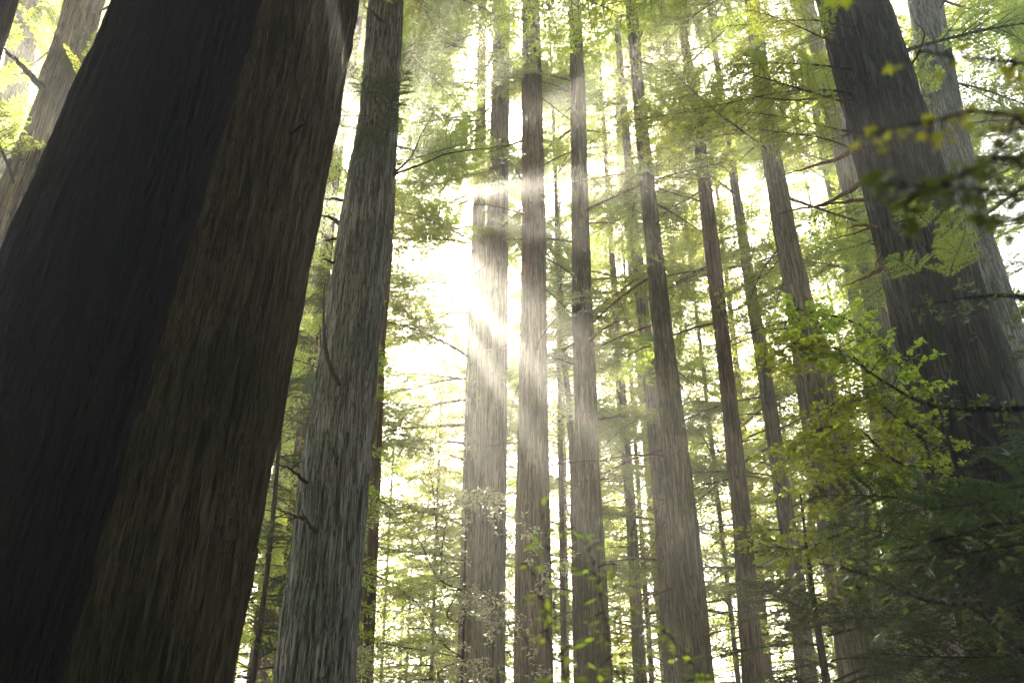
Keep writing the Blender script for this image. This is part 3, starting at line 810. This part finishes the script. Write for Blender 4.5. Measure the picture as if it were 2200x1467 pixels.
# blurred sprigs low in the middle
leafy('maple_sapling', 'blurred sprig of small yellow-green leaves in front of the straight dark trunk foot',
      [(0.30, 2.9, 0), (0.28, 3.0, 1.2), (0.22, 3.0, 1.9)],
      [([(1190, 1420, 3.0), (1170, 1300, 3.0), (1150, 1240, 3.0), (1128, 1210, 3.0)], 0.05, 60),
       ([(1200, 1380, 3.0), (1190, 1250, 3.0), (1175, 1150, 3.0), (1165, 1110, 3.0)], 0.055, 60)],
      'leaf', M['maple'], M['deadwood'], 73, stem_r=0.005, size=0.046, dens=26)
leafy('maple_sapling', 'blurred leafy sprig in front of the foot of the mossy brown trunk',
      [(0.7, 3.3, 0), (0.6, 3.4, 1.2), (0.45, 3.5, 2.0)],
      [([(1330, 1450, 3.4), (1300, 1330, 3.4), (1270, 1200, 3.4), (1225, 1120, 3.4)], 0.07, 60),
       ([(1340, 1450, 3.4), (1320, 1300, 3.4), (1320, 1200, 3.4)], 0.07, 55)],
      'leaf', M['maple'], M['deadwood'], 74, stem_r=0.005, size=0.046, dens=26)
leafy('maple_sapling', 'blurred leafy sprig at the foot of the fluted leaning trunk, bottom edge',
      [(1.2, 3.4, 0), (1.1, 3.5, 1.4), (0.9, 3.6, 2.0)],
      [([(1540, 1500, 3.6), (1500, 1440, 3.6), (1460, 1390, 3.6), (1425, 1350, 3.6)], 0.11, 80),
       ([(1560, 1500, 3.6), (1520, 1460, 3.6), (1480, 1460, 3.6)], 0.10, 80)],
      'leaf', M['maple'], M['deadwood'], 75, stem_r=0.005, size=0.05, dens=26)
# sunlit understorey low in the glade
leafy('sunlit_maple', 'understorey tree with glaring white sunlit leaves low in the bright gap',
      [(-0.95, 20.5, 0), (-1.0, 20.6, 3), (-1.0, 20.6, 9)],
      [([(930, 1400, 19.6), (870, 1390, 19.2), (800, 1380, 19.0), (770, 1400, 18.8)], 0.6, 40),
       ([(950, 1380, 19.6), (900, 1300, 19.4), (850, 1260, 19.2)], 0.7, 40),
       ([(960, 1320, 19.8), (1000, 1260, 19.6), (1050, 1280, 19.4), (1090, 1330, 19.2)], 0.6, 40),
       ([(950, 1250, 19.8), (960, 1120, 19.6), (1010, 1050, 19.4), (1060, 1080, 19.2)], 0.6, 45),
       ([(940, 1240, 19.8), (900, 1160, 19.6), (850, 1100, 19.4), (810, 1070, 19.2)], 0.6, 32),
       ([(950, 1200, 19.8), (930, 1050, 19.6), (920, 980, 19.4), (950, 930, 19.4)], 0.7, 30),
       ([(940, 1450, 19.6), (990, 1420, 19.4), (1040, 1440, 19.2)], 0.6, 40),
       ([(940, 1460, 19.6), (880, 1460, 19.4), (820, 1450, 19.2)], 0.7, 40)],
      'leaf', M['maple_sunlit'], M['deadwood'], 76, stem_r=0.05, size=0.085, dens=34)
leafy('sunlit_maple', 'slight tree whose pale sprigs cross the foot of the straight dark trunk',
      [(0.6, 19.5, 0), (0.75, 19.6, 3), (0.75, 19.6, 7)],
      [([(1160, 1250, 18.4), (1150, 1150, 18.4), (1125, 1110, 18.4)], 0.3, 40),
       ([(1170, 1440, 18.4), (1140, 1400, 18.4), (1120, 1350, 18.4)], 0.3, 36),
       ([(1190, 1250, 18.4), (1220, 1190, 18.4), (1235, 1170, 18.4)], 0.3, 36)],
      'leaf', M['maple_sunlit'], M['deadwood'], 77, stem_r=0.02, size=0.09, dens=16)

# dark hemlocks filling the lower right
def hemlock(label, base, H, n, z0, z1, azr, scale, seed, kit='droop', name='hemlock_tree', r0=0.10):
    rnd = random.Random(seed)
    root = bpy.data.objects.new(name, None); col.objects.link(root); root.location = base
    tag(root, label, 'tree')
    zs = np.linspace(0, H, 40)
    C = np.stack([0.1 * np.sin(zs * 0.5 + seed), 0.1 * np.cos(zs * 0.4), zs], 1)
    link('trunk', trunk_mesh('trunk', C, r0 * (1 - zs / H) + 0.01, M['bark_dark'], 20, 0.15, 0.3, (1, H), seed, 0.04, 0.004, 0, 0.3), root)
    for i in range(n):
        z = z0 + (z1 - z0) * (i + rnd.random()) / n
        az = rnd.uniform(*azr)
        put_branch(root, kit, (base[0], base[1], z), az, rnd.uniform(-0.1, 0.3), scale * rnd.uniform(0.75, 1.2) * (1 - 0.4 * (z - z0) / (H - z0)), rnd.uniform(-0.4, 0.4), rnd)
    return root
PI = math.pi
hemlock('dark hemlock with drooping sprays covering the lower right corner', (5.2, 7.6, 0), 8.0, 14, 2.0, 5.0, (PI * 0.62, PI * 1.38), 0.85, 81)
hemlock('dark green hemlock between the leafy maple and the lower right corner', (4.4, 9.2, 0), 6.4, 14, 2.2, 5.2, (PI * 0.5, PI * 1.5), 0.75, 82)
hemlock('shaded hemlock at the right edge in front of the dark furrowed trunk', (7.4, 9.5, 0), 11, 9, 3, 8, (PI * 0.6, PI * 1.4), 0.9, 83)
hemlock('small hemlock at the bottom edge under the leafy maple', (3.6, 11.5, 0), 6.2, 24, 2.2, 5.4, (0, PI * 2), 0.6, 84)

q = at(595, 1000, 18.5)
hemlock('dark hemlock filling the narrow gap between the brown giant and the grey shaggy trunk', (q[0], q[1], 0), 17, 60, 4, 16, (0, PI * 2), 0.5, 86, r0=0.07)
# big shaded bough low across the right corner
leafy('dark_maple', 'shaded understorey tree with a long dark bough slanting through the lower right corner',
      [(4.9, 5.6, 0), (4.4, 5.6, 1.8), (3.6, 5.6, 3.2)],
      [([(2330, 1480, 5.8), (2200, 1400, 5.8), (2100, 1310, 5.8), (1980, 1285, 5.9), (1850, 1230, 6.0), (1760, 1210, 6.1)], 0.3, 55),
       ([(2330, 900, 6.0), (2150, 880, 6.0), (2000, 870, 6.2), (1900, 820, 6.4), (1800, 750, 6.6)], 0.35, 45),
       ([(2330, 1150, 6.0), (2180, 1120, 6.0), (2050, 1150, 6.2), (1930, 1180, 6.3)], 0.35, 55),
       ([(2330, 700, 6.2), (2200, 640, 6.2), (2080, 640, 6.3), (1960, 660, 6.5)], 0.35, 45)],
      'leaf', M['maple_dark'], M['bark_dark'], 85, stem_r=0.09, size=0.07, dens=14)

# sprays caught by light in front of the dark trunk
r_ = TREES['dark_right'][0]
rnd = random.Random(33)
for (x, y, D, az, s) in [(2010, 500, 10.6, 3.9, 0.42), (2050, 540, 10.4, 4.3, 0.42), (2080, 580, 10.3, 4.0, 0.4), (2040, 620, 10.2, 4.5, 0.45), (1990, 600, 10.6, 3.8, 0.4),
                         (1830, 150, 11.2, 3.2, 1.0), (1850, 230, 11.2, 3.3, 1.0), (1840, 60, 11.2, 3.1, 1.0), (1830, 110, 11.1, 3.5, 0.9), (1830, 200, 11.2, 2.9, 1.1), (1860, 290, 11.2, 3.15, 0.9),
                         (1800, 20, 11.2, 3.3, 0.9), (1850, 330, 11.2, 3.4, 0.8)]:
    put_branch(r_, 'fine', at(x, y, D), az, rnd.uniform(-0.1, 0.2), s, rnd.uniform(-0.5, 0.5), rnd)
r_ = TREES['grey'][0]
for (x, y, D, az, s) in [(812, 200, 13.4, 3.5, 0.45), (815, 230, 13.4, 4.3, 0.5), (825, 260, 13.4, 5.2, 0.45), (800, 290, 13.3, 3.3, 0.5), (815, 330, 13.3, 4.7, 0.4), (830, 300, 13.5, 5.0, 0.35), (795, 250, 13.4, 3.0, 0.45), (835, 240, 13.5, 4.8, 0.35), (800, 350, 13.3, 4.2, 0.35)]:
    put_branch(r_, 'droop', at(x, y, D), az, rnd.uniform(-0.3, 0.3), s * 0.85, rnd.uniform(-0.5, 0.5), rnd)

# ------------------------------------------------------------------ air
def box_mesh(lo, hi, mat):
    V = [(x, y, z) for x in (lo[0], hi[0]) for y in (lo[1], hi[1]) for z in (lo[2], hi[2])]
    Q = [(0, 1, 3, 2), (4, 6, 7, 5), (0, 4, 5, 1), (2, 3, 7, 6), (0, 2, 6, 4), (1, 5, 7, 3)]
    return mesh_np('haze', V, Q, mat)
hm, t, out = newmat('forest_haze')
pv = t.nodes.new('ShaderNodeVolumePrincipled')
pv.inputs['Color'].default_value = (0.93, 0.93, 0.88, 1)
pv.inputs['Density'].default_value = HAZE_DENSITY
pv.inputs['Anisotropy'].default_value = HAZE_G
t.links.new(pv.outputs[0], out.inputs['Volume'])
h = link('haze', box_mesh((-165, -125, -1.2), (165, 225, 74), hm)); tag(h, kind='stuff')
